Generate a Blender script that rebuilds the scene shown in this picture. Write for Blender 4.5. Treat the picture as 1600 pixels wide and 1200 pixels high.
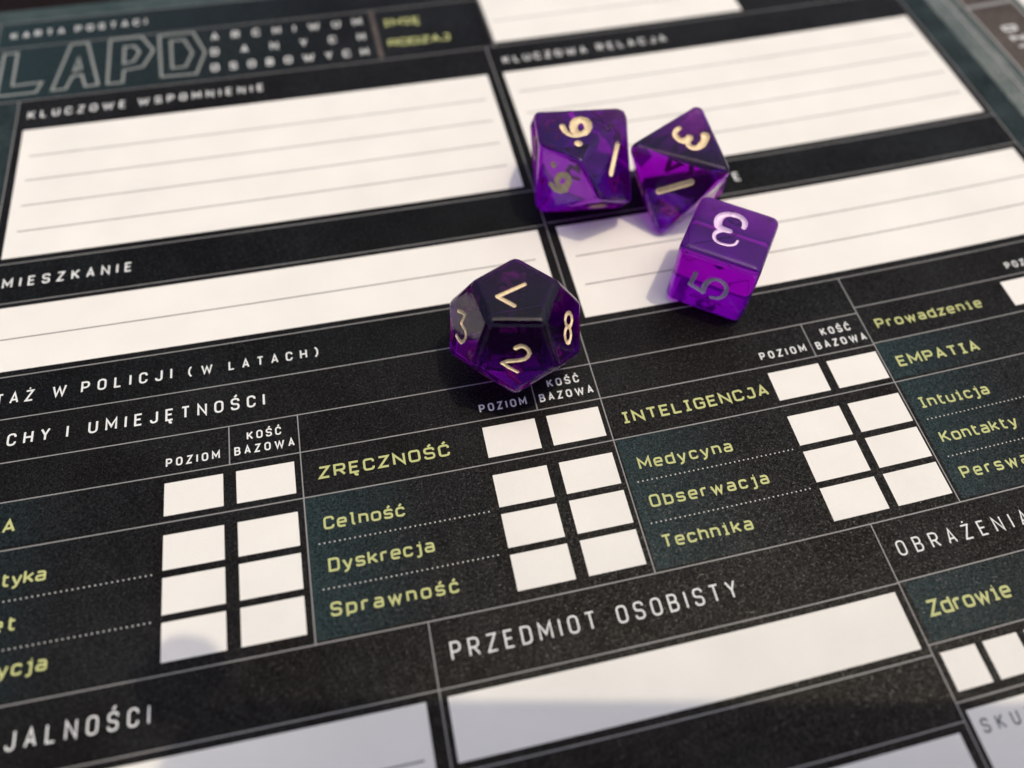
import bpy, bmesh, math, random
from mathutils import Vector, Matrix
random.seed(7)
MM = 0.001
D = bpy.data
for o in list(D.objects):
    D.objects.remove(o)
scene = bpy.context.scene
COL = scene.collection

# ---------------------------------------------------------------- camera, world, sun, exposure
CAM_H = 118.4575 * MM
CR = Matrix(((0.977971, 0.168805, -0.122792), (-0.208196, 0.831293, -0.515370), (0.015079, 0.529582, 0.848125)))
cam_d = D.cameras.new('camera')
cam_d.sensor_width = 36.0
cam_d.sensor_fit = 'HORIZONTAL'
cam_d.lens = 36.0 * 1219.96 / 1600.0
cam_d.clip_start = 0.003
cam_d.clip_end = 50.0
cam = D.objects.new('camera', cam_d)
COL.objects.link(cam)
M4 = CR.to_4x4()
M4.translation = Vector((0, 0, CAM_H))
cam.matrix_world = M4
cam_d.dof.use_dof = True
cam_d.dof.focus_distance = 0.1330
cam_d.dof.aperture_fstop = 27.45 / 3.7
cam_d.dof.aperture_blades = 0
scene.camera = cam

SUN_DIR = Vector((0.27, -0.03, 1.0)).normalized()
sun_el = math.asin(SUN_DIR.z)
sun_rot = math.atan2(SUN_DIR.x, SUN_DIR.y)
w = D.worlds.new('World')
scene.world = w
w.use_nodes = True
nt = w.node_tree
nt.nodes.clear()
out = nt.nodes.new('ShaderNodeOutputWorld')
bg = nt.nodes.new('ShaderNodeBackground')
sky = nt.nodes.new('ShaderNodeTexSky')
sky.sky_type = 'NISHITA'
sky.sun_disc = False
sky.sun_elevation = sun_el
sky.sun_rotation = sun_rot
sky.air_density = 1.0
sky.dust_density = 6.0
sky.ozone_density = 1.0
bg.inputs['Strength'].default_value = 0.15
nt.links.new(sky.outputs[0], bg.inputs[0])
nt.links.new(bg.outputs[0], out.inputs[0])

sl = D.lights.new('sun', 'SUN')
sl.energy = 2.0
sl.angle = math.radians(0.6)
sl.color = (0.86, 0.75, 0.535)
so = D.objects.new('sun', sl)
COL.objects.link(so)
so.rotation_euler = (-SUN_DIR).to_track_quat('-Z', 'Y').to_euler()
so.location = SUN_DIR * 2

scene.view_settings.view_transform = 'Standard'
scene.view_settings.look = 'None'
scene.view_settings.gamma = 1.0
scene.view_settings.exposure = -0.3
cy = scene.cycles
cy.use_denoising = True
cy.max_bounces = 16
cy.transmission_bounces = 14
cy.glossy_bounces = 8
cy.transparent_max_bounces = 16
cy.caustics_refractive = True
cy.caustics_reflective = True
cy.blur_glossy = 0.3
cy.sample_clamp_indirect = 6.0

# ---------------------------------------------------------------- helpers
def tag(o, label=None, cat=None, group=None, kind=None):
    if label: o['label'] = label
    if cat: o['category'] = cat
    if group: o['group'] = group
    if kind: o['kind'] = kind
    return o

def link(name, me, mat=None, parent=None):
    o = D.objects.new(name, me)
    COL.objects.link(o)
    if mat is not None:
        for m in (mat if isinstance(mat, (list, tuple)) else [mat]):
            me.materials.append(m)
    if parent is not None:
        o.parent = parent
    return o

def mesh(name, verts, faces):
    me = D.meshes.new(name)
    me.from_pydata([tuple(v) for v in verts], [], faces)
    me.update()
    return me

K = 118.45754
PW = (-0.0028522785, -0.0108897585, -0.0117359262, 0.0078275877, 0.0174875922, 0.0068311968, -0.0058170971, -0.0015061046)
PAGE_TILT = 0.0
FOLD = 148.3
def onpage(u, v, z):
    """sheet millimetres -> world metres; the paper is slightly stretched and bowed, and lifts past its fold"""
    U, V = u / K, v / K
    Uc = max(-0.75, min(1.45, U)); Vc = max(-0.1, min(1.75, V)) - 0.7
    x = U + PW[0]*Vc*Vc + PW[1]*Vc**3 + PW[2]*Uc*Vc*Vc + PW[3]*Uc*Uc*Vc
    y = V + PW[4]*Uc*Uc + PW[5]*Uc**3 + PW[6]*Uc*Uc*Vc + PW[7]*Uc**4
    z -= 0.12 * (1.0 + math.sin(u/29.0 + 0.8) * math.cos(v/37.0 + 0.4))
    if u > FOLD:
        t = min(u - FOLD, 60.0)
        rise = 0.20 * t * min(1.0, t / 5.0)     # the next page lifts away from the fold, towards the reader
        x *= 1 - rise/K; y *= 1 - rise/K; z += rise
    return Vector((x*K*MM, y*K*MM, z*MM))

# ---------------------------------------------------------------- materials
def nodes_of(name):
    m = D.materials.new(name)
    m.use_nodes = True
    n = m.node_tree
    b = n.nodes['Principled BSDF']
    return m, n, b

def add_bump(n, b, scales, strength, dist=0.00006):
    tc = n.nodes.new('ShaderNodeTexCoord')
    prev = None
    for s, k in scales:
        no = n.nodes.new('ShaderNodeTexNoise')
        no.inputs['Scale'].default_value = s
        no.inputs['Detail'].default_value = 3.0
        n.links.new(tc.outputs['Object'], no.inputs['Vector'])
        bu = n.nodes.new('ShaderNodeBump')
        bu.inputs['Strength'].default_value = strength * k
        bu.inputs['Distance'].default_value = dist
        n.links.new(no.outputs['Fac'], bu.inputs['Height'])
        if prev: n.links.new(prev.outputs[0], bu.inputs['Normal'])
        prev = bu
    n.links.new(prev.outputs[0], b.inputs['Normal'])
    return tc

def ramp(n, fac, stops):
    r = n.nodes.new('ShaderNodeValToRGB')
    cr = r.color_ramp
    while len(cr.elements) < len(stops): cr.elements.new(0.5)
    for e, (p, c) in zip(cr.elements, stops):
        e.position = p; e.color = (*c, 1)
    n.links.new(fac, r.inputs[0])
    return r

def print_mat(name, ca, cb, cloud=45.0, rough=0.33, bump=1.0, uvtint=None):
    """matt dark print with clouded tone; uvtint fades to a second ink along the panel"""
    m, n, b = nodes_of(name)
    tc = add_bump(n, b, [(5200.0, 1.0), (1700.0, 0.5)], bump)
    no = n.nodes.new('ShaderNodeTexNoise')
    no.inputs['Scale'].default_value = cloud
    no.inputs['Detail'].default_value = 8.0
    no.inputs['Roughness'].default_value = 0.62
    n.links.new(tc.outputs['Object'], no.inputs['Vector'])
    r = ramp(n, no.outputs['Fac'], [(0.36, ca), (0.68, cb)])
    col = r.outputs[0]
    # fine toner grain
    g = n.nodes.new('ShaderNodeTexNoise'); g.inputs['Scale'].default_value = 3600.0; g.inputs['Detail'].default_value = 2.0
    n.links.new(tc.outputs['Object'], g.inputs['Vector'])
    gr = ramp(n, g.outputs['Fac'], [(0.33, (0.35,)*3), (0.70, (1.75,)*3)])
    mx = n.nodes.new('ShaderNodeMix'); mx.data_type = 'RGBA'; mx.blend_type = 'MULTIPLY'; mx.inputs[0].default_value = 1.0
    if uvtint:
        uv = n.nodes.new('ShaderNodeUVMap'); uv.uv_map = 'UVMap'
        sx = n.nodes.new('ShaderNodeSeparateXYZ'); n.links.new(uv.outputs[0], sx.inputs[0])
        ad = n.nodes.new('ShaderNodeMath'); ad.operation = 'MULTIPLY_ADD'
        n.links.new(no.outputs['Fac'], ad.inputs[0]); ad.inputs[1].default_value = 0.35
        n.links.new(sx.outputs[0], ad.inputs[2])
        rr = ramp(n, ad.outputs[0], [(0.12, (0,)*3), (0.85, (1,)*3)])
        m2 = n.nodes.new('ShaderNodeMix'); m2.data_type = 'RGBA'
        n.links.new(rr.outputs[0], m2.inputs[0])
        m2.inputs[6].default_value = (*uvtint, 1)
        n.links.new(col, m2.inputs[7]); col = m2.outputs[2]
    g2 = n.nodes.new('ShaderNodeTexNoise'); g2.inputs['Scale'].default_value = 3500.0; g2.inputs['Detail'].default_value = 3.0; g2.inputs['Roughness'].default_value = 0.65
    n.links.new(tc.outputs['Object'], g2.inputs['Vector'])
    sp = ramp(n, g2.outputs['Fac'], [(0.38, (0.03,)*3), (0.54, (0.13,)*3), (0.65, (0.42,)*3), (0.76, (1.7,)*3)])
    n.links.new(sp.outputs[0], b.inputs['Specular IOR Level'])
    n.links.new(col, mx.inputs[6]); n.links.new(gr.outputs[0], mx.inputs[7])
    n.links.new(mx.outputs[2], b.inputs['Base Color'])
    rg = n.nodes.new('ShaderNodeTexNoise'); rg.inputs['Scale'].default_value = 900.0
    n.links.new(tc.outputs['Object'], rg.inputs['Vector'])
    rg2 = n.nodes.new('ShaderNodeTexNoise'); rg2.inputs['Scale'].default_value = 38.0; rg2.inputs['Detail'].default_value = 5.0
    n.links.new(tc.outputs['Object'], rg2.inputs['Vector'])
    mr = n.nodes.new('ShaderNodeMapRange'); mr.inputs['To Min'].default_value = rough - 0.07; mr.inputs['To Max'].default_value = rough + 0.07
    rm = n.nodes.new('ShaderNodeMath'); rm.operation = 'MULTIPLY_ADD'
    n.links.new(rg2.outputs['Fac'], rm.inputs[0]); rm.inputs[1].default_value = 1.6
    n.links.new(rg.outputs['Fac'], rm.inputs[2]); mr.inputs['From Min'].default_value = 0.6; mr.inputs['From Max'].default_value = 2.0
    n.links.new(rm.outputs[0], mr.inputs['Value']); n.links.new(mr.outputs[0], b.inputs['Roughness'])
    b.inputs['IOR'].default_value = 1.40
    return m

def flat_mat(name, c, rough=0.45, var=0.06, bump=0.3, cloud=70.0):
    m, n, b = nodes_of(name)
    tc = add_bump(n, b, [(4200.0, 1.0)], bump)
    no = n.nodes.new('ShaderNodeTexNoise'); no.inputs['Scale'].default_value = cloud; no.inputs['Detail'].default_value = 5
    n.links.new(tc.outputs['Object'], no.inputs['Vector'])
    r = ramp(n, no.outputs['Fac'], [(0.3, tuple(x*(1-var) for x in c)), (0.7, tuple(min(1, x*(1+var)) for x in c))])
    n.links.new(r.outputs[0], b.inputs['Base Color'])
    b.inputs['Roughness'].default_value = rough
    b.inputs['IOR'].default_value = 1.35
    return m

M_DARK = print_mat('charcoal_print', (0.0058, 0.0050, 0.0047), (0.0130, 0.0135, 0.0140))
M_BAND = print_mat('black_band_print', (0.0040, 0.0036, 0.0034), (0.0100, 0.0115, 0.0120))
M_TINT = print_mat('petrol_tinted_print', (0.0065, 0.0065, 0.0070), (0.014, 0.015, 0.016), uvtint=(0.017, 0.033, 0.037))
M_TEAL = print_mat('petrol_margin_print', (0.030, 0.050, 0.052), (0.065, 0.090, 0.090), cloud=110.0)
M_TEALD = print_mat('deep_petrol_print', (0.010, 0.017, 0.018), (0.028, 0.043, 0.045), cloud=110.0)
M_BROWN = print_mat('warm_grey_print', (0.075, 0.062, 0.056), (0.125, 0.105, 0.095), cloud=60.0)
M_STRIP = print_mat('petrol_sheen_print', (0.11, 0.135, 0.135), (0.20, 0.22, 0.21), cloud=90.0)  # petrol print lightened to stand in for sheen on the raised page
M_WHITE = flat_mat('bare_paper', (0.80, 0.785, 0.75), 0.55, 0.035, 1.0)
M_WHITE.node_tree.nodes['Principled BSDF'].inputs['IOR'].default_value = 1.38
M_LINE = flat_mat('grey_line_ink', (0.27, 0.27, 0.27), 0.45, 0.12)
M_FINE = flat_mat('pale_grey_rule_ink', (0.17, 0.165, 0.16), 0.5, 0.08)
M_TEXT = flat_mat('pale_lettering_ink', (0.74, 0.76, 0.76), 0.45, 0.05)
M_LOGO = flat_mat('soft_grey_outline_ink', (0.25, 0.27, 0.26), 0.45, 0.08)
M_YEL = flat_mat('yellow_green_lettering_ink', (0.50, 0.53, 0.22), 0.45, 0.05)
M_BLUE = flat_mat('slate_lettering_ink', (0.075, 0.09, 0.11), 0.45, 0.08)
M_PALE = flat_mat('pale_frame_ink', (0.52, 0.51, 0.49), 0.45, 0.08)
M_DOT = flat_mat('pale_dot_ink', (0.50, 0.50, 0.48), 0.45, 0.05)

# ---------------------------------------------------------------- the sheet
sheet = D.objects.new('character_sheet', None)
COL.objects.link(sheet)
tag(sheet, 'dark printed role-playing character sheet with white answer boxes under the dice', 'game sheet')

def grid(name, u0, u1, v0, v1, z, mat, step=6.0, uv=False, parent=sheet, label=None):
    nu = max(1, int(math.ceil((u1-u0)/step))); nv = max(1, int(math.ceil((v1-v0)/step)))
    vs = []; fs = []
    for j in range(nv+1):
        for i in range(nu+1):
            vs.append(onpage(u0+(u1-u0)*i/nu, v0+(v1-v0)*j/nv, z))
    for j in range(nv):
        for i in range(nu):
            a = j*(nu+1)+i
            fs.append((a, a+1, a+nu+2, a+nu+1))
    me = mesh(name, vs, fs)
    if uv:
        ul = me.uv_layers.new(name='UVMap')
        for lp in me.loops:
            k = lp.vertex_index
            ul.data[lp.index].uv = ((k % (nu+1))/nu, (k//(nu+1))/nv)
    o = link(name, me, mat, parent)
    if label: o['label'] = label
    return o

# pages have thickness: printed face + a skirt at the rim
def page(name, u0, u1, v0, v1, thick, mat):
    step = 4.0
    nu = int(math.ceil((u1-u0)/step)); nv = int(math.ceil((v1-v0)/step))
    vs = []; fs = []
    for j in range(nv+1):
        for i in range(nu+1):
            vs.append(onpage(u0+(u1-u0)*i/nu, v0+(v1-v0)*j/nv, 0))
    for j in range(nv):
        for i in range(nu):
            a = j*(nu+1)+i
            fs.append((a, a+1, a+nu+2, a+nu+1))
    rim = [i for i in range(nu+1)] + [j*(nu+1)+nu for j in range(1, nv+1)] + [nv*(nu+1)+i for i in range(nu-1, -1, -1)] + [j*(nu+1) for j in range(nv-1, 0, -1)]
    base = len(vs)
    for k in rim:
        vs.append(vs[k] - Vector((0, 0, thick*MM)))
    n = len(rim)
    for i in range(n):
        fs.append((rim[i], base+i, base+(i+1) % n, rim[(i+1) % n]))
    me = mesh(name, vs, fs)
    nf = nu*nv
    o = link(name, me, [mat, M_WHITE], sheet)
    for p in me.polygons:
        if p.index >= nf: p.material_index = 1
    return o

page('page', -94.0, FOLD, -100.0, 204.3, 0.25, M_DARK)
rp = page('page', FOLD+0.02, 262.0, -100.0, 204.3, 0.25, M_TEAL)
rp['label'] = 'right-hand page past the fold'

Z1, Z2, Z3 = 0.012, 0.022, 0.032
# printed zones
grid('printed_margin', -94.0, 141.7, 199.1, 204.3, Z1, M_TEAL)
grid('printed_margin', -94.0, -85.0, -100.0, 199.0, Z1, M_TEALD)
grid('printed_margin', -85.0, -77.2, -100.0, 167.9, Z1, M_TEALD)
grid('printed_margin', 141.9, FOLD, -100.0, 204.3, Z1, M_TEALD)
for (a, b_, c, d) in [(-85.0, 31.6, 168.5, 199.0)]:
    o = grid('title_panel', a, b_, c, d, Z1, M_TINT, uv=True)
grid('header_band', -77.0, 31.7, 108.4, 118.0, Z1, M_BAND)
grid('header_band', 32.3, 141.5, 108.7, 118.0, Z1, M_BAND)
grid('header_band', -85.0, 31.7, 82.2, 90.7, Z1, M_BAND)
grid('header_band', 32.3, 85.0, 82.0+0.2-7.6, 81.7, Z1, M_BAND)
# petrol-tinted skill cells
for u0, u1, v0, v1 in [(-85.0, -44.5, 33.8, 57.4), (-85.0, -44.5, 57.8, 65.8), (-20.6, 8.6, 33.8, 57.4), (32.3, 62.0, 33.8, 57.4), (85.9, 118.0, 33.8, 57.4), (85.6, 118.0, 57.8, 65.9), (69.6, 118.0, 14.0, 23.3)]:
    grid('tinted_panel', u0, u1, v0, v1, Z1, M_TINT, uv=True)
grid('printed_margin', FOLD+0.02, FOLD+8.6, -100, 204.3, Z1, M_STRIP)
grid('header_band', FOLD+8.7, 170.3, -100, 204.3, Z1, M_BROWN, label='warm grey band on the right-hand page')
grid('answer_box', 172.3, 250, -60, 190, Z2, M_WHITE)

# white answer boxes (u0,u1,v0,v1)
S = 53.0/47.0
boxes = []
for cu in ((-38.08, -29.72, -27.85, -19.40), (9.08, 17.31, 19.18, 27.48), (56.04, 64.87, 66.36, 75.20)):
    for (vb, vt) in ((51.78, 57.0), (43.66, 48.84), (37.41, 42.57), (31.15, 36.38)):
        boxes.append((cu[0]*S, cu[1]*S, vb*S, vt*S)); boxes.append((cu[2]*S, cu[3]*S, vb*S, vt*S))
for (a, b_) in ((116.6, 126.3), (128.5, 138.0)):
    for (vb, vt) in ((51.78+8.1, 57.0+8.1), (43.66, 48.84), (37.41, 42.57), (31.15, 36.38)):
        boxes.append((a, b_, vb*S, vt*S))
boxes += [(-75.3, 29.95, 119.75, 157.85), (33.85, 140.0, 119.75, 157.85), (-110.0+16, 29.95, 92.15, 107.05), (33.85, 140.0, 83.55, 107.05),
          (-2.95, 67.55, 13.5, 22.25), (-94.0, -6.1, -12.0, 22.2), (-3.6, 67.3, -20.0, 1.75), (69.72, 130.0, -16.0, 4.2),
          (34.6, 99.6, 169.8, 196.5)]
x = 69.98
for k in range(9):
    boxes.append((x, x+5.8, 6.75, 12.3)); x += 7.1
for (a, b_, c, d) in boxes:
    grid('answer_box', a, b_, c, d, Z2, M_WHITE, step=5.0)

# lines
def line(name, pts, wd, z, mat, step=5.0, label=None):
    vs = []; fs = []
    P = [Vector(p) for p in pts]
    Q = [P[0]]
    for a, b in zip(P, P[1:]):
        n = max(1, int((b-a).length/step))
        for i in range(1, n+1): Q.append(a.lerp(b, i/n))
    for i, q in enumerate(Q):
        d = (Q[min(i+1, len(Q)-1)] - Q[max(i-1, 0)]).normalized()
        nn = Vector((-d.y, d.x)) * wd/2
        vs += [onpage(q.x+nn.x, q.y+nn.y, z), onpage(q.x-nn.x, q.y-nn.y, z)]
    for i in range(len(Q)-1):
        fs.append((2*i, 2*i+1, 2*i+3, 2*i+2))
    o = link(name, mesh(name, vs, fs), mat, sheet)
    if label: o['label'] = label
    return o

LW = 0.20
HL = [(-85, 141.5, 199.0), (-85, 34.0, 188.6), (-85, 141.5, 168.2), (-77, 31.6, 118.25), (32.4, 141.5, 118.25), (-85, 31.6, 108.15), (32.4, 141.5, 108.5),
      (-85, 31.9, 90.9), (32.1, 141.5, 81.95), (-85, 31.9, 81.9), (-85, 85.2, 73.2), (-85, 85.3, 65.75), (-85, 141.5, 57.25), (-85, 141.5, 33.35),
      (-85, 68.8, 23.4), (68.8, 141.5, 23.5), (68.8, 141.5, 13.7), (-3.95, 68.8, 12.3), (68.8, 141.5, 5.4), (-3.95, 68.8, 2.95), (85.2, 141.5, 74.5), (85.3, 141.5, 66.0),
      (-85, -4.0, -14.0)]
for a, b_, v in HL:
    line('divider_line', [(a, v), (b_, v)], LW, Z3, M_LINE)
VL = [(-84.6, 168.2, 199.0), (-77.1, 118.25, 168.2), (31.9, 33.35, 168.2), (34.2, 168.2, 199.0), (-20.75, 33.35, 73.2), (85.25, 33.35, 81.95), (-4.0, -60, 33.35), (68.8, -60, 33.35),
      (141.7, -60, 199.0), (153.2, -60, 200), (156.85, -60, 200), (170.4, -60, 200), (-32.4, 65.75, 73.2), (20.45, 65.75, 73.2), (73.5, 65.75, 73.2)]
for u, a, b_ in VL:
    line('divider_line', [(u, a), (u, b_)], LW if u < 142 else 0.34, Z3+0.004, M_LINE if u < 142 else M_PALE)
line('divider_line', [(6.4, 168.9), (6.4, 188.4)], 1.1, Z3, M_BROWN, label='broad brownish divider in the title block')
line('divider_line', [(157.1, 157.0), (170.2, 157.0)], 1.2, Z3, M_LINE)

RL = [(-73.15, 27.8, v) for v in (149.1, 141.6, 134.1, 126.8)] + [(36.0, 138.2, v) for v in (150.3, 142.6, 135.1, 127.4)] + \
     [(-73.1, 27.8, 99.45), (35.9, 137.7, 98.65), (35.9, 137.7, 91.27), (-60, -7.5, 14.75), (-60, -7.5, 7.2), (36.0, 97, 178.4)]
for a, b_, v in RL:
    o = line('ruled_line', [(a, v), (b_, v)], 0.25, Z3, M_BLUE if v in (14.75, 7.2) else M_FINE)

def dots(u0, u1, v):
    vs = []; fs = []
    n = int((u1-u0)/0.80)
    for i in range(n+1):
        cu = u0 + (u1-u0)*i/n
        b = len(vs)
        for k in range(8):
            a = k*math.pi/4
            vs.append(onpage(cu+0.14*math.cos(a), v+0.14*math.sin(a), Z3))
        fs.append(tuple(range(b, b+8)))
    link('dotted_line', mesh('dotted_line', vs, fs), M_DOT, sheet)
for a, b_ in ((-67.0, -44.6), (-18.9, 8.4), (33.8, 61.6), (87.5, 115.0)):
    dots(a, b_, 48.85); dots(a, b_, 41.4)

# ---------------------------------------------------------------- stroke lettering
# each glyph: (relative width, strokes); a point with a third value 0 keeps a sharp corner
def c(*p): return list(p)
CAP = {
 'A': (1.0, [c((0,0,0),(.5,1,0),(1,0,0)), c((.2,.3),(.8,.3))]),
 'B': (.95, [c((.5,.53),(0,.53,0),(0,1,0),(.92,1),(.92,.53),(.5,.53)), c((.5,.53),(1,.53),(1,0),(0,0,0),(0,.53,0))]),
 'C': (.95, [c((1,.72),(1,1),(0,1),(0,0),(1,0),(1,.28))]),
 'D': (.98, [c((.4,0),(0,0,0),(0,1,0),(1,1),(1,0),(.4,0))]),
 'E': (.85, [c((1,1,0),(0,1,0),(0,0,0),(1,0,0)), c((0,.52),(.85,.52))]),
 'G': (1.0, [c((1,.74),(1,1),(0,1),(0,0),(1,0),(1,.48,0),(.55,.48))]),
 'H': (1.0, [c((0,0),(0,1)), c((1,0),(1,1)), c((0,.5),(1,.5))]),
 'I': (0.0, [c((0,0),(0,1))]),
 'J': (.8, [c((1,1),(1,0),(0,0),(0,.26))]),
 'K': (1.0, [c((0,0),(0,1)), c((1,1),(.06,.42)), c((.3,.58),(1,0))]),
 'L': (.8, [c((0,1,0),(0,0,0),(1,0,0))]),
 'M': (1.3, [c((0,0,0),(0,1,0),(.5,.3,0),(1,1,0),(1,0,0))]),
 'N': (1.05, [c((0,0,0),(0,1,0),(1,0,0),(1,1,0))]),
 'O': (1.0, [c((0,.5),(0,1),(1,1),(1,0),(0,0),(0,.5))]),
 'P': (.95, [c((0,0,0),(0,1,0),(1,1),(1,.44),(0,.44))]),
 'R': (1.0, [c((0,0,0),(0,1,0),(1,1),(1,.46),(0,.46)), c((.5,.46),(1,0))]),
 'S': (.95, [c((1,.76),(1,1),(0,1),(0,.52),(1,.48),(1,0),(0,0),(0,.24))]),
 'T': (.95, [c((0,1),(1,1)), c((.5,0),(.5,1))]),
 'U': (1.0, [c((0,1),(0,0),(1,0),(1,1))]),
 'W': (1.75, [c((0,1,0),(.25,0,0),(.5,.85,0),(.75,0,0),(1,1,0))]),
 'Y': (1.0, [c((0,1,0),(.5,.45,0),(1,1,0)), c((.5,.45),(.5,0))]),
 'Z': (.95, [c((0,1,0),(1,1,0),(0,0,0),(1,0,0))]),
 '(': (.45, [c((1,1.12),(.1,.85),(.1,.15),(1,-.12))]),
 ')': (.45, [c((0,1.12),(.9,.85),(.9,.15),(0,-.12))]),
}
X = .72
LOW = {
 'a': (.85, [c((.08,X),(1,X),(1,0,0)), c((1,.02),(0,.02),(0,.39),(1,.39))]),
 'b': (.9, [c((0,1,0),(0,0,0),(1,0),(1,X),(0,X))]),
 'c': (.8, [c((1,.54),(1,X),(0,X),(0,0),(1,0),(1,.18))]),
 'd': (.9, [c((1,1,0),(1,0,0),(0,0),(0,X),(1,X))]),
 'e': (.85, [c((.02,.37,0),(1,.37,0),(1,X),(0,X),(0,0),(.95,0))]),
 'h': (.85, [c((0,0),(0,1)), c((0,X),(1,X),(1,0))]),
 'i': (.55, [c((0,X,0),(.55,X,0),(.55,0,0)), c((.1,0),(1,0)), c((.45,.96),(.65,.96))]),
 'j': (.5, [c((.2,X,0),(.9,X,0),(.9,-.27),(0,-.27)), c((.8,.96),(1.02,.96))]),
 'k': (.85, [c((0,0),(0,1)), c((1,X),(.05,.3)), c((.35,.44),(1,0))]),
 'l': (.5, [c((0,1,0),(.5,1,0),(.5,0),(1,0))]),
 'm': (1.2, [c((0,0),(0,X),(1,X),(1,0)), c((.5,0),(.5,X))]),
 'n': (.85, [c((0,0),(0,X,0),(1,X),(1,0))]),
 'o': (.9, [c((0,.36),(0,X),(1,X),(1,0),(0,0),(0,.36))]),
 'p': (.9, [c((0,-.28,0),(0,X,0),(1,X),(1,0),(0,0))]),
 'r': (.6, [c((0,0),(0,X)), c((0,.55),(.1,X),(1,X))]),
 's': (.8, [c((1,.58),(1,X),(0,X),(0,.37),(1,.35),(1,0),(0,0),(0,.14))]),
 't': (.65, [c((.25,.98),(.25,0),(1,0)), c((0,X),(.95,X))]),
 'u': (.85, [c((0,X),(0,0),(1,0,0)), c((1,X),(1,0))]),
 'w': (1.3, [c((0,X,0),(.25,0,0),(.5,.62,0),(.75,0,0),(1,X,0))]),
 'y': (.9, [c((0,X),(.5,.02)), c((1,X),(.42,-.27),(.05,-.27))]),
 'z': (.8, [c((0,X,0),(1,X,0),(0,0,0),(1,0,0))]),
}
BASE = {'Ż': ('Z', 'dot'), 'Ś': ('S', 'ac'), 'Ć': ('C', 'ac'), 'Ę': ('E', 'og'), 'Ł': ('L', ''), 'ś': ('s', 'ac'), 'ć': ('c', 'ac'), 'ę': ('e', 'og')}

def fillet(pts, r, closed=False):
    P = [(Vector(p[:2]), (p[2] if len(p) > 2 else 1)) for p in pts]
    n = len(P); outp = []
    for i in range(n):
        p, f = P[i]
        if (i in (0, n-1) and not closed) or not f:
            outp.append(p); continue
        a = P[i-1][0]; b = P[(i+1) % n][0]
        la, lb = (a-p).length, (b-p).length
        rr = min(r, la*0.5 if 0 < i-1 or closed else la, lb*0.5 if i+1 < n-1 or closed else lb)
        rr = min(rr, la*.98, lb*.98)
        p0 = p + (a-p).normalized()*rr; p1 = p + (b-p).normalized()*rr
        for k in range(6):
            t = k/5
            outp.append(p0*(1-t)**2 + p*2*t*(1-t) + p1*t*t)
    q = [outp[0]]
    for p in outp[1:]:
        if (p-q[-1]).length > 1e-4: q.append(p)
    return q

def ribbon(pts, wd, vs, fs, put):
    """flat stroke with mitred joints"""
    n = len(pts)
    closed = (pts[0]-pts[-1]).length < 1e-4
    b0 = len(vs)
    for i in range(n):
        if closed and i in (0, n-1):
            d1 = (pts[-1]-pts[-2]).normalized(); d2 = (pts[1]-pts[0]).normalized()
        else:
            d1 = (pts[i]-pts[i-1]).normalized() if i else (pts[1]-pts[0]).normalized()
            d2 = (pts[i+1]-pts[i]).normalized() if i < n-1 else d1
        m = (d1+d2)
        m = m.normalized() if m.length > 1e-3 else d1
        nn = Vector((-m.y, m.x)); k = 1/max(0.38, abs(nn.dot(Vector((-d1.y, d1.x)))))
        e = Vector((0, 0))
        vs.append(put(pts[i] + nn*wd/2*k)); vs.append(put(pts[i] - nn*wd/2*k))
    for i in range(n-1):
        fs.append((b0+2*i, b0+2*i+1, b0+2*i+3, b0+2*i+2))

def glyph(ch, style):
    base, mark = BASE.get(ch, (ch, ''))
    g = CAP.get(base) or LOW.get(base)
    w_, st = g
    st = [list(s) for s in st]
    if style == 'Q' and ch == 'I':
        w_ = .6; st = [c((0,1),(1,1)), c((0,0),(1,0)), c((.5,0),(.5,1))]
    if style == 'Q' and ch == 'J':
        st.append(c((.35,1),(1,1)))
    top = 1.0 if base.isupper() else X
    if mark == 'ac': st.append(c((.42, top+.17), (.75, top+.38)))
    if mark == 'dot': st.append(c((.40, top+.25), (.62, top+.25)))
    if mark == 'og': st.append(c((.72, 0), (.5, -.16), (.62, -.3), (.9, -.28)))
    return w_, st

def word(text, u0, u1, v0, v1, h, style, mat, wd=None, cw=None, bold=None, rot=None):
    """text with baseline from (u0,v0) to (u1,v1); gaps are solved so that the word fills that length"""
    cw = cw if cw else (.46 if style == 'D' else .66)
    bold = bold if bold else (.135 if style == 'D' else .165)
    sw = bold*h
    L = math.hypot(u1-u0, v1-v0)
    ws = [glyph(ch, style)[0]*cw*h for ch in text]
    gap = (L - sw - sum(ws))/max(1, len(text)-1)
    d = Vector(((u1-u0)/L, (v1-v0)/L)); nrm = Vector((-d.y, d.x))
    vs = []; fs = []; x = sw/2
    for gi, ch in enumerate(text):
        gw, st = glyph(ch, style); W_ = gw*cw*h; hh = h - sw
        for si, s in enumerate(st):
            pts = [(p[0]*W_, p[1]*hh + sw/2) + tuple(p[2:]) for p in s]
            r = min(cw*h*0.52, .32*h) if style == 'D' else .20*h
            q = fillet(pts, r)
            zz = Z3 + 0.0015*(si % 3) + .004
            ribbon(q, sw, vs, fs, lambda p: onpage(u0 + d.x*(x+p.x) + nrm.x*p.y, v0 + d.y*(x+p.x) + nrm.y*p.y, zz))
        x += W_ + gap
    return link('lettering', mesh('lettering', vs, fs), mat, sheet)

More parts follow.
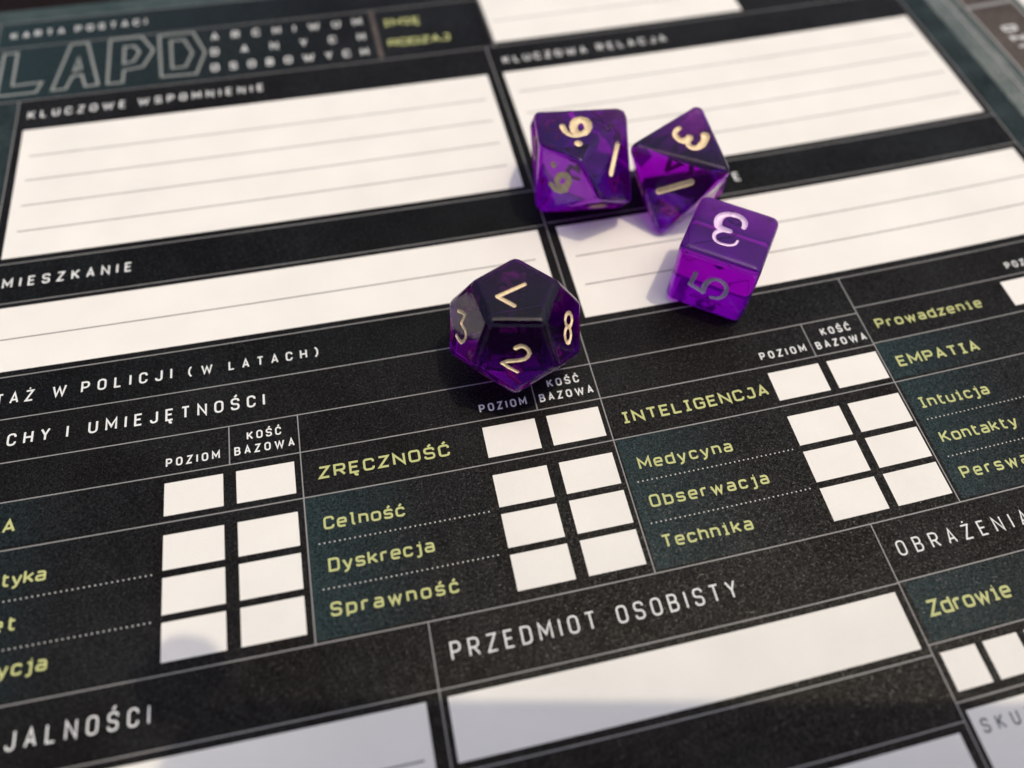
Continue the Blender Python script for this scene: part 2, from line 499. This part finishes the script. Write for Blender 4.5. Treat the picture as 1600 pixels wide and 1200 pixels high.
T = M_TEXT
W_LIST = [
('STAŻ',-74.64,-65.67,85.0,85.0,2.35,'D',T), ('W',-62.56,-60.42+.3,85,85,2.35,'D',T), ('POLICJI',-57.69,-42.06,85,85,2.35,'D',T),
('(',-39.3,-38.6,84.95,84.95,1.95,'D',T), ('W',-37.0,-34.60,84.95,84.95,1.95,'D',T), ('LATACH)',-32.18,-16.10,84.9,84.9,1.95,'D',T),
('CECHY',-74.34,-62.11,76.35,76.35,2.45,'D',T), ('I',-59.46,-58.90,76.25,76.25,2.45,'D',T), ('UMIEJĘTNOŚCI',-55.87,-26.11,76.3,76.3,2.45,'D',T),
('MIESZKANIE',-74.30,-50.16,112.0,112.0,2.4,'D',T), ('KLUCZOWE',-74.77,-53.36,161.7,161.8,2.45,'D',T), ('WSPOMNIENIE',-50.62,-22.2,161.9,162.0,2.45,'D',T),
('KARTA',-81.59,-68.99,192.5,192.7,2.3,'D',T), ('POSTACI',-66.37,-49.22,192.75,192.95,2.3,'D',T),
('ARCHIWUM',-33.59,3.5,183.5,183.2,2.7,'D',T), ('DANYCH',-33.78,3.5,177.4,177.0,2.7,'D',T), ('OSOBOWYCH',-33.94,3.5,171.3,170.9,2.7,'D',T),
('IMIĘ',8.76,18.01,181.4,181.2,2.7,'Q',M_YEL), ('RODZAJ',8.82,24.02,173.1,172.9,2.7,'Q',M_YEL),
('KLUCZOWA',34.9,55.82,161.3,161.3,2.5,'D',T), ('RELACJA',58.6,76.4,161.5,161.6,2.5,'D',T),
('POZIOM',-42.79,-33.96,67.25,67.25,1.6,'D',T), ('KOŚĆ',-29.45,-23.65,69.9,69.9,1.6,'D',T), ('BAZOWA',-31.59,-21.55,67.25,67.25,1.6,'D',T),
('POZIOM',10.44,18.93,67.27,67.27,1.6,'D',T), ('KOŚĆ',23.29,29.16,69.9,69.9,1.6,'D',T), ('BAZOWA',21.28,31.12,67.2,67.2,1.6,'D',T),
('POZIOM',63.15,72.31,67.2,67.2,1.6,'D',T), ('KOŚĆ',76.5,82.5,69.85,69.85,1.6,'D',T), ('BAZOWA',74.4,84.6,67.1,67.1,1.6,'D',T),
('POZIOM',119.9,128.8,76.1,76.1,1.6,'D',T), ('E',75.0,76.1,111.9,111.9,2.5,'D',T),
('PRZEDMIOT',-1.42,20.87,27.06,27.13,2.72,'D',T), ('OSOBISTY',24.16,43.55,27.05,27.03,2.72,'D',T),
('OBRAŻENIA',71.17,94.90,27.25,27.15,2.5,'D',T), ('JALNOŚCI',-63.56,-44.29,27.15,27.0,2.6,'D',T), ('SPEC',-73.6,-65.3,27.3,27.2,2.6,'D',T),
('SKUTKI',70.87,83.11,0.8,0.6,1.95,'D',M_BLUE),
('ZRĘCZNOŚĆ',-18.05,4.01,60.15,60.15,2.25,'Q',M_YEL), ('Celność',-17.99,-4.97,51.1,50.9,2.2,'Q',M_YEL), ('Dyskrecja',-17.82,-1.19,44.0,44.0,2.2,'Q',M_YEL), ('Sprawność',-18.13,1.45,37.0,36.85,2.2,'Q',M_YEL),
('INTELIGENCJA',34.58,61.90,59.95,59.95,2.25,'Q',M_YEL), ('Medycyna',34.75,51.53,50.9,50.8,2.2,'Q',M_YEL), ('Obserwacja',34.63,55.45,44.0,43.8,2.2,'Q',M_YEL), ('Technika',34.52,49.87,36.95,36.8,2.2,'Q',M_YEL),
('Prowadzenie',87.68,110.2,68.9,68.8,2.2,'Q',M_YEL), ('EMPATIA',87.80,104.5,60.1,59.8,2.25,'Q',M_YEL), ('Intuicja',87.6,101.3,51.1,50.9,2.2,'Q',M_YEL), ('Kontakty',87.91,102.88,44.0,43.8,2.2,'Q',M_YEL), ('Perswazja',88.03,107.0,37.0,36.8,2.2,'Q',M_YEL),
('Zdrowie',71.38,85.52,17.45,17.25,2.45,'Q',M_YEL), ('A',-67.83,-65.74,60.25,60.25,2.25,'Q',M_YEL), ('tyka',-66.88,-60.34,51.2,51.15,2.2,'Q',M_YEL), ('et',-67.38,-63.93,44.2,44.15,2.2,'Q',M_YEL), ('ycja',-65.9,-58.94,37.4,37.3,2.2,'Q',M_YEL),
]
for (t, a, b_, v0, v1, h, st, mt) in W_LIST:
    small = h <= 1.7
    word(t, a, b_, v0, v1, h, st, mt, cw=(.50 if small else (.50 if st == 'D' else (.71 if t.isupper() else .64))), bold=(.17 if small else ((.17 if t.isupper() else .16) if st == 'Q' else (.105 if h > 2.49 and v0 < 30 else .145))))
# rotated title on the right-hand page, reading down the page
word('DZI', 161.3, 161.3, 147.6, 138.9, 4.0, 'D', T, cw=.42, bold=.17)

# outlined initials in the title block
def outline(poly, wd=0.62):
    pts = [Vector(p) for p in poly]; pts.append(pts[0].copy())
    vs = []; fs = []
    ribbon(pts, wd, vs, fs, lambda p: onpage(p.x, p.y, Z3+.006))
    return vs, fs
LOGO = [
 [[(-82.5,186.7),(-79.4,186.7),(-79.4,174.2),(-72.7,174.4),(-73.8,170.9),(-82.5,170.9)]],
 [[(-67.0,187.8),(-63.1,187.8),(-59.9,171.2),(-62.8,171.0),(-63.8,175.5),(-65.9,175.4),(-67.2,170.9),(-70.3,170.9)], [(-64.9,182.2),(-64.1,177.9),(-65.7,177.3)]],
 [[(-57.8,187.9),(-50.3,187.9),(-47.4,182.0),(-49.8,176.0),(-54.2,175.4),(-54.3,171.0),(-57.8,171.0)], [(-54.3,184.5),(-52.0,184.5),(-50.7,181.9),(-52.0,178.5),(-54.3,177.9)]],
 [[(-46.1,187.5),(-37.9,187.5),(-35.2,179.0),(-37.4,171.1),(-45.5,171.4)], [(-43.3,184.9),(-40.1,184.9),(-38.2,179.3),(-39.9,174.2),(-43.0,174.2)]],
]
for polys in LOGO:
    V_ = []; F_ = []
    for p in polys:
        v, f = outline(p)
        F_ += [tuple(i+len(V_) for i in q) for q in f]; V_ += v
    link('outlined_letter', mesh('outlined_letter', V_, F_), M_LOGO, sheet)

# ---------------------------------------------------------------- dark table under the sheet
tv = []
me = mesh('table_top', [(-1.2, -1.2, -0.0125), (1.4, -1.2, -0.0125), (1.4, 1.4, -0.0125), (-1.2, 1.4, -0.0125),
                        (-1.2, -1.2, -0.0425), (1.4, -1.2, -0.0425), (1.4, 1.4, -0.0425), (-1.2, 1.4, -0.0425)],
          [(0, 1, 2, 3), (7, 6, 5, 4), (0, 4, 5, 1), (1, 5, 6, 2), (2, 6, 7, 3), (3, 7, 4, 0)])
M_TABLE = print_mat('dark_lacquered_wood', (0.006, 0.003, 0.003), (0.014, 0.007, 0.006), cloud=12.0, rough=0.6, bump=0.15)
tag(link('table_top', me, M_TABLE), 'near-black table top beyond the far edge of the sheet', 'table', kind='structure')

# ---------------------------------------------------------------- dice
def dice_mat(name, dens, col, rough=0.0, inner_glow=0.05):
    m = D.materials.new(name); m.use_nodes = True
    n = m.node_tree; n.nodes.clear()
    o = n.nodes.new('ShaderNodeOutputMaterial')
    g = n.nodes.new('ShaderNodeBsdfPrincipled')
    g.inputs['Base Color'].default_value = (0.95, 0.86, 0.98, 1)
    g.inputs['Transmission Weight'].default_value = 1.0
    g.inputs['Roughness'].default_value = rough
    g.inputs['IOR'].default_value = 1.50
    g.inputs['Specular IOR Level'].default_value = 0.06
    va = n.nodes.new('ShaderNodeVolumeAbsorption')
    va.inputs['Color'].default_value = (*col, 1)
    va.inputs['Density'].default_value = dens
    tr = n.nodes.new('ShaderNodeBsdfTransparent'); tr.inputs[0].default_value = (0.86, 0.70, 0.97, 1)
    ms = n.nodes.new('ShaderNodeMixShader'); ms.inputs[0].default_value = 0.09
    n.links.new(g.outputs[0], ms.inputs[1]); n.links.new(tr.outputs[0], ms.inputs[2])
    # added cloudy lobe, standing in for sunlight carried through the clear plastic
    tl = n.nodes.new('ShaderNodeBsdfTranslucent'); tl.inputs[0].default_value = (0.78, 0.35, 0.95, 1)
    m3 = n.nodes.new('ShaderNodeMixShader'); m3.inputs[0].default_value = inner_glow
    n.links.new(ms.outputs[0], m3.inputs[1]); n.links.new(tl.outputs[0], m3.inputs[2])
    n.links.new(m3.outputs[0], o.inputs['Surface'])
    n.links.new(va.outputs[0], o.inputs['Volume'])
    # faint moulding ripples and handling wear
    tc = n.nodes.new('ShaderNodeTexCoord'); no = n.nodes.new('ShaderNodeTexNoise')
    no.inputs['Scale'].default_value = 160.0; no.inputs['Detail'].default_value = 2.0
    n.links.new(tc.outputs['Object'], no.inputs['Vector'])
    sc_ = n.nodes.new('ShaderNodeTexNoise'); sc_.inputs['Scale'].default_value = 700.0; sc_.inputs['Detail'].default_value = 6.0
    n.links.new(tc.outputs['Object'], sc_.inputs['Vector'])
    rr = ramp(n, sc_.outputs['Fac'], [(0.55, (rough,)*3), (0.75, (0.16,)*3)])
    n.links.new(rr.outputs[0], g.inputs['Roughness'])
    bu = n.nodes.new('ShaderNodeBump'); bu.inputs['Strength'].default_value = 0.28; bu.inputs['Distance'].default_value = 0.0004
    n.links.new(no.outputs['Fac'], bu.inputs['Height']); n.links.new(bu.outputs[0], g.inputs['Normal'])
    return m
M_DIE_PALE = dice_mat('translucent_violet_plastic', 420.0, (0.84, 0.0, 0.915), 0.02)
M_DIE_DEEP = dice_mat('deep_violet_plastic', 420.0, (0.83, 0.0, 0.885), 0.02, 0.03)
def paint(name, c_, metal=0.12, rough=0.42):
    m, n, b = nodes_of(name)
    tc = add_bump(n, b, [(2500.0, 1.0)], 0.6, 0.00006)
    no = n.nodes.new('ShaderNodeTexNoise'); no.inputs['Scale'].default_value = 1500.0
    n.links.new(tc.outputs['Object'], no.inputs['Vector'])
    r = ramp(n, no.outputs['Fac'], [(0.3, tuple(x*.8 for x in c_)), (0.7, c_)])
    n.links.new(r.outputs[0], b.inputs['Base Color'])
    b.inputs['Metallic'].default_value = metal; b.inputs['Roughness'].default_value = rough
    return m
M_GOLD = paint('gold_numeral_paint', (0.86, 0.70, 0.46))
M_SILV = paint('violet_lit_silver_paint', (0.84, 0.64, 0.90))  # silver, with the violet light from the die put into its colour

phi = (1+5**.5)/2
DIG = {
 '0': [[(.0,.5),(.0,.85),(.3,1),(.6,.85),(.6,.15),(.3,0),(0,.15),(0,.5)]],
 '1': [[(.3,0),(.3,1)]],
 '2': [[(0,.8),(.2,1),(.5,.95),(.6,.7),(0,0),(.6,0)]],
 '3': [[(0,.9),(.3,1),(.6,.8),(.3,.54),(.6,.25),(.3,0),(0,.1)]],
 '4': [[(.45,0),(.45,1),(0,.3),(.65,.3)]],
 '5': [[(.55,1),(.1,1),(.05,.55),(.4,.62),(.6,.3),(.35,0),(0,.1)]],
 '6': [[(.5,1),(.1,.55),(0,.25),(.3,0),(.6,.25),(.3,.55),(.05,.35)]],
 '7': [[(0,1),(.6,1),(.2,0)]],
 '8': [[(.3,.53),(.02,.75),(.3,1),(.58,.75),(.3,.53),(0,.25),(.3,0),(.6,.25),(.3,.53)]],
 '9': [[(.1,0),(.5,.45),(.6,.75),(.3,1),(0,.75),(.3,.45),(.55,.65)]],
}

def hull_faces(V):
    bm = bmesh.new()
    for v in V: bm.verts.new(v)
    bmesh.ops.convex_hull(bm, input=bm.verts)
    bmesh.ops.dissolve_limit(bm, angle_limit=math.radians(1.5), verts=bm.verts, edges=bm.edges)
    bm.normal_update()
    return bm

def seg_hull(bm, a, b, r):
    t = bmesh.new()
    bmesh.ops.create_icosphere(t, subdivisions=2, radius=r)
    base = [v.co.copy() for v in t.verts]; t.free()
    d = (b-a)
    nv = []
    for q in base:
        nv.append(q + (b if q.dot(d) > 0 else a))
    t2 = bmesh.new()
    for q in nv: t2.verts.new(q)
    bmesh.ops.convex_hull(t2, input=t2.verts)
    bmesh.ops.recalc_face_normals(t2, faces=t2.faces)
    me_ = D.meshes.new('tmp'); t2.to_mesh(me_); t2.free()
    bm.from_mesh(me_); D.meshes.remove(me_)

def smooth_path(pts, closed):
    if len(pts) < 4: return pts
    P = [Vector(p) for p in pts]; o = []
    n = len(P)
    for i in range(n-1):
        p0 = P[i-1] if i > 0 else (P[-2] if closed else P[0]); p1 = P[i]; p2 = P[i+1]; p3 = P[i+2] if i+2 < n else (P[1] if closed else P[-1])
        for k in range(2):
            t = k/2
            o.append(0.5*((2*p1)+(-p0+p2)*t+(2*p0-5*p1+4*p2-p3)*t*t+(-p0+3*p1-3*p2+p3)*t**3))
    o.append(P[-1])
    return o

def die(name, V, pos, ang, strokes, generic, bev, nummat, label, group, mdie=M_DIE_PALE):
    """V in mm resting on z=0; strokes: (normal, half width, points) engraved and painted; generic: {face index: text} for faces not measured"""
    root = D.objects.new(name, None); COL.objects.link(root)
    root.location = (pos[0]*MM, pos[1]*MM, 0.05*MM); root.rotation_euler = (0, 0, math.radians(ang))
    tag(root, label, 'die', group)
    bm = hull_faces([Vector(v) for v in V])
    fn = [(f.normal.copy(), f.calc_center_median(), f.calc_area()) for f in bm.faces]
    used = [Vector(s[0]).normalized() for s in strokes]
    paths = []
    for nrm, hw, pts in strokes:
        pp = [Vector(p) for p in pts]
        pp = smooth_path(pp, (pp[0]-pp[-1]).length < 0.05) if len(pp) > 4 else pp
        nrm = Vector(nrm).normalized()
        best = max(fn, key=lambda f: f[0].dot(nrm))
        nn, cc = best[0], best[1]
        pp = [p - nn*((p-cc).dot(nn)) for p in pp]
        paths.append((nn, hw, pp))
    free = sorted([f for f in fn if all(f[0].dot(u) < 0.98 for u in used)], key=lambda f: -f[0].z)
    for k, (nn, cc, ar) in enumerate(free):
        if k >= len(generic): break
        txt = generic[k]
        if not txt: continue
        up = Vector((0, 0, 1)) - nn*nn.z
        up = up.normalized() if up.length > .1 else Vector((0, 1, 0))
        a_ = random.uniform(-.1, .1) + (math.pi/2 if name == 'eight_sided_die' else 0)
        up = (Matrix.Rotation(a_, 3, nn) @ up)
        rt = up.cross(nn)
        sz = math.sqrt(ar)*(0.33 if len(txt) > 1 else 0.36)
        tw = sum(.6 if ch != '1' else .3 for ch in txt)+.22*(len(txt)-1)
        xo = -tw/2
        for ch in txt:
            off = -.3+.15 if ch == '1' else 0
            for st in DIG[ch]:
                paths.append((nn, .42, [cc + rt*((xo+off+p[0])*sz) + up*((p[1]-.5)*sz) for p in st]))
            xo += (.6 if ch != '1' else .3)+.22
    # bevel every edge
    bmesh.ops.bevel(bm, geom=list(bm.edges)+list(bm.verts), offset=bev, segments=4, profile=0.5, affect='EDGES', clamp_overlap=True)
    bmesh.ops.recalc_face_normals(bm, faces=bm.faces)
    for v in bm.verts: v.co *= MM
    me_ = D.meshes.new('body'); bm.to_mesh(me_); bm.free()
    me_.materials.append(mdie); me_.materials.append(nummat)
    body = D.objects.new('body', me_); COL.objects.link(body)
    cb = bmesh.new()
    for nn, hw, pp in paths:
        for a, b in zip(pp, pp[1:]):
            if (b-a).length < 1e-3: b = a + Vector((.01, 0, 0))
            hw = hw*random.uniform(.9, 1.12)
            seg_hull(cb, (a+nn*hw*.18)*MM, (b+nn*hw*.18)*MM, hw*1.07*MM)
    cm = D.meshes.new('cutter'); cb.to_mesh(cm); cb.free()
    cm.materials.append(mdie); cm.materials.append(nummat)
    for p in cm.polygons: p.material_index = 1
    cut = D.objects.new('cutter', cm); COL.objects.link(cut)
    mo = body.modifiers.new('b', 'BOOLEAN'); mo.operation = 'DIFFERENCE'; mo.object = cut; mo.solver = 'EXACT'; mo.use_self = True
    dg = bpy.context.evaluated_depsgraph_get(); dg.update()
    res = D.meshes.new_from_object(body.evaluated_get(dg))
    body.modifiers.clear(); body.data = res
    D.objects.remove(cut)
    D.meshes.remove(me_)
    # split painted grooves off as numerals, one object per die face
    groups = {}
    bm = bmesh.new(); bm.from_mesh(res)
    bm.faces.ensure_lookup_table()
    for f in bm.faces:
        if f.material_index == 1:
            cc = f.calc_center_median()/MM
            k = min(range(len(fn)), key=lambda i: abs((cc-fn[i][1]).dot(fn[i][0])) + 0.2*(cc-fn[i][1]).length)
            groups.setdefault(k, []).append(f.index)
    for k, idx in groups.items():
        nb = bmesh.new(); mp = {}
        for i in idx:
            f = bm.faces[i]; vv = []
            for v in f.verts:
                if v.index not in mp: mp[v.index] = nb.verts.new(v.co)
                vv.append(mp[v.index])
            try:
                q = nb.faces.new(vv); q.smooth = True
            except ValueError: pass
        nm = D.meshes.new('numeral'); nb.to_mesh(nm); nb.free()
        link('numeral', nm, nummat, root)
    bmesh.ops.delete(bm, geom=[f for f in bm.faces if f.material_index == 1], context='FACES_ONLY')
    bm.to_mesh(res); bm.free()
    # faces shade flat, bevels shade round: vertex normals weighted by face area
    nv = [Vector((0, 0, 0)) for _ in res.vertices]
    for p in res.polygons:
        p.use_smooth = True
        for vi in p.vertices: nv[vi] += p.normal * p.area**1.5
    res.normals_split_custom_set_from_vertices([v.normalized() if v.length > 0 else Vector((0, 0, 1)) for v in nv])
    body.parent = root; body.name = 'body'
    return root

GRP = 'translucent purple dice lying on the sheet'
V12 = [tuple(1.03*q for q in p) for p in [(-6.908,-2.244,19.015),(-6.908,9.507,11.752),(-6.908,-9.507,7.263),(-6.908,2.244,0),(6.908,-2.244,19.015),(6.908,9.507,11.752),(6.908,-9.507,7.263),(6.908,2.244,0),(0,-7.263,19.015),(-4.269,5.876,19.015),(-11.177,-3.632,11.752),(0,11.752,7.263),(-4.269,-5.876,0),(-11.177,3.632,7.263),(0,-11.752,11.752),(4.269,5.876,19.015),(11.177,-3.632,11.752),(0,7.263,0),(4.269,-5.876,0),(11.177,3.632,7.263)]]
S12 = [
((0,0,1),.42,[[-1.41,-1.5,19.01],[2.97,1.02,19.01],[0.32,2.87,19.01]]),
((.85,.28,.45),.36,[[9.2,-0.58,13.63],[7.97,1.15,14.9],[8.67,1.68,13.24],[7.93,3.35,13.61],[7.87,4.49,13.02],[8.66,4.4,11.57],[9.53,2.62,11.02]]),
((0,.89,.45),.36,[[0,7.78,15.2],[-0.74,7.63,15.51],[-1.57,7.73,15.31],[-2.22,8.19,14.39],[-1.47,8.68,13.4],[0.19,8.83,13.11],[2.18,9.03,12.71],[-0.34,9.76,11.24]]),
((-.85,.28,.45),.36,[[-9.2,0.64,12.88],[-8.86,1.85,12.77],[-8.2,2.48,13.63],[-7.87,1.93,14.61],[-8.2,0.73,14.72],[-8.86,0.08,13.87],[-9.2,0.64,12.88]]),
((-.85,.28,.45),.36,[[-9.0,2.95,11.83],[-8.7,4.24,11.6],[-8.11,4.8,12.38],[-7.81,4.08,13.39],[-8.1,2.8,13.63],[-8.7,2.23,12.85],[-9.0,2.95,11.83]]),
]
die('twelve_sided_die', V12, (18.59, 77.11), 168.4, S12, ['5','9','12','4','10','11','8','6'], 1.05, M_GOLD, 'twelve-sided purple die with gold numerals, alone in front of the other three', GRP, M_DIE_DEEP)
V6 = [(x_*7.504, y_*7.504, 7.504+z_*7.504) for x_ in (-1, 1) for y_ in (-1, 1) for z_ in (-1, 1)]
S6 = [
((0,0,1),.46,[[1.78,-1.82,15.01],[3.04,-1.7,15.01],[4.0,-0.7,15.01],[4.07,0.7,15.01],[3.57,2.05,15.01],[2.32,2.84,15.01],[0.78,2.72,15.01],[-0.09,2.12,15.01],[-0.15,1.08,15.01],[-0.11,0.3,15.01]]),
((0,0,1),.46,[[-0.61,1.63,15.01],[-1.43,2.4,15.01],[-2.53,2.46,15.01],[-3.41,1.81,15.01],[-3.64,0.73,15.01],[-3.41,-0.55,15.01],[-2.75,-1.48,15.01],[-1.75,-1.69,15.01]]),
((-1,0,0),.46,[[-7.5,3.13,9.94],[-7.5,3.46,6.64],[-7.5,0.89,5.74]]),
((-1,0,0),.46,[[-7.5,0.89,5.74],[-7.5,0.9,7.8],[-7.5,0.08,9.69],[-7.5,-1.29,10.16],[-7.5,-2.54,9.43],[-7.5,-3.06,7.96],[-7.5,-2.81,6.4],[-7.5,-2.0,5.42],[-7.5,-0.9,5.12]]),
]
die('six_sided_die', V6, (60.14, 86.55), 53.4, S6, ['6','1','2','4'], 1.6, M_SILV, 'cube-shaped purple die with silver numerals 3 and 5', GRP)
V8 = [tuple(1.035*q for q in p) for p in [(2.888,-10.776,0),(-2.888,10.776,15.778),(-10.776,2.888,0),(10.776,-2.888,15.778),(7.889,7.889,0),(-7.889,-7.889,15.778)]]
S8 = [
((0,0,1),.62,[[2.81,1.44,15.78],[1.88,2.15,15.78],[0.69,2.22,15.78],[-0.35,1.61,15.78],[-0.75,0.67,15.78],[-0.14,-0.3,15.78],[0.41,-0.5,15.78]]),
((0,0,1),.62,[[-0.56,-0.13,15.78],[-1.87,-0.24,15.78],[-2.51,-1.08,15.78],[-2.27,-2.09,15.78],[-1.08,-3.04,15.78],[0.3,-3.52,15.78],[1.31,-3.56,15.78]]),
((-.91,.24,.33),.62,[[-7.1,4.1,9.16],[-7.38,-1.39,12.42]]),
]
die('eight_sided_die', V8, (59.46, 109.90), 72.9, S8, ['7','5','8','2','4','6'], 1.05, M_GOLD, 'eight-sided purple die with gold 3 uppermost, between the two other far dice', GRP)
V10 = [(-0.413,-10.236,0),(-8.288,-6.022,0),(-9.863,2.77,0),(-10.805,8.227,7.008),(-4.485,12.818,11.34),(0.413,10.236,18.348),(8.288,6.022,18.348),(9.863,-2.77,18.348),(10.805,-8.227,11.34),(4.485,-12.818,7.008),(8.205,5.962,0),(-8.205,-5.962,18.348)]
S10 = [
((0,0,1),.72,[[-0.81,0.54,18.35],[-0.15,2.39,18.35],[1.29,2.53,18.35],[2.08,0.82,18.35],[1.42,-1.05,18.35],[-0.04,-1.19,18.35],[-0.81,0.54,18.35]]),
((0,0,1),.62,[[4.12,0.88,18.35],[3.52,2.31,18.35],[2.33,3.22,18.35],[1.18,3.22,18.35],[0.14,2.63,18.35]]),
((0,0,1),.8,[[0.95,5.33,18.35],[0.87,5.43,18.35]]),
((-.69,.37,.62),.62,[[-6.74,1.61,15.49],[-5.82,7.17,13.21]]),
((.47,.88,0),.62,[[2.11,9.3,12.51],[2.58,9.04,10.82],[3.74,8.41,10.11],[4.41,8.06,11.13],[3.92,8.33,12.82],[2.78,8.94,13.5],[2.11,9.3,12.51]]),
((.47,.88,0),.62,[[5.39,7.52,9.53],[4.67,7.9,8.89],[3.66,8.45,8.97],[2.62,9.01,10.01]]),
((.47,.88,0),.6,[[5.29,7.61,14.84],[5.22,7.64,14.77]]),
]
die('ten_sided_die', V10, (40.19, 115.22), 163.4, S10, ['7','3','5','0','8','2','4'], 1.0, M_GOLD, 'ten-sided purple die with gold 9 and 1, leftmost of the three far dice', GRP)


# ---------------------------------------------------------------- the phone whose shadow falls across the near edge of the sheet
ph = D.objects.new('smartphone', None); COL.objects.link(ph)
tag(ph, 'black smartphone held above the near edge of the sheet, casting the shadow there', 'phone')
PM = CR.to_4x4(); PM.translation = Vector((0, 0, CAM_H)) + CR @ Vector((0, 0, 0.005)) + SUN_DIR*0.028
ph.matrix_world = PM
def slab(name, x0, x1, y0, y1, z0, z1, r, mat, parent, seg=6):
    pts = []
    for (cx, cy, a0) in ((x1-r, y1-r, 0), (x0+r, y1-r, 90), (x0+r, y0+r, 180), (x1-r, y0+r, 270)):
        for k in range(seg+1):
            a = math.radians(a0 + 90*k/seg); pts.append((cx+r*math.cos(a), cy+r*math.sin(a)))
    n = len(pts); vs = [(x_*MM, y_*MM, z0*MM) for x_, y_ in pts] + [(x_*MM, y_*MM, z1*MM) for x_, y_ in pts]
    fs = [tuple(reversed(range(n))), tuple(range(n, 2*n))] + [(i, (i+1) % n, n+(i+1) % n, n+i) for i in range(n)]
    return link(name, mesh(name, vs, fs), mat, parent)
M_PH = flat_mat('black_phone_glass', (0.02, 0.02, 0.022), 0.25, 0.05, 0.0)
M_SC = flat_mat('phone_screen_glass', (0.01, 0.01, 0.012), 0.1, 0.02, 0.0)
slab('casing', -9, 137, -43, 32, 0, 8, 11, M_PH, ph)
slab('finger_shadow_block', -12.0, -0.8, 32.4, 43.5, 1.0, 6.0, 5.2, M_PH, ph)  # unseen block added above the casing, shaped to cast a fingertip's shadow
slab('screen', -4, 138, -40, 29, 8.02, 8.3, 8, M_SC, ph)
slab('camera_bump', 0, 22, -10, 12, -1.4, -0.02, 5, M_PH, ph)
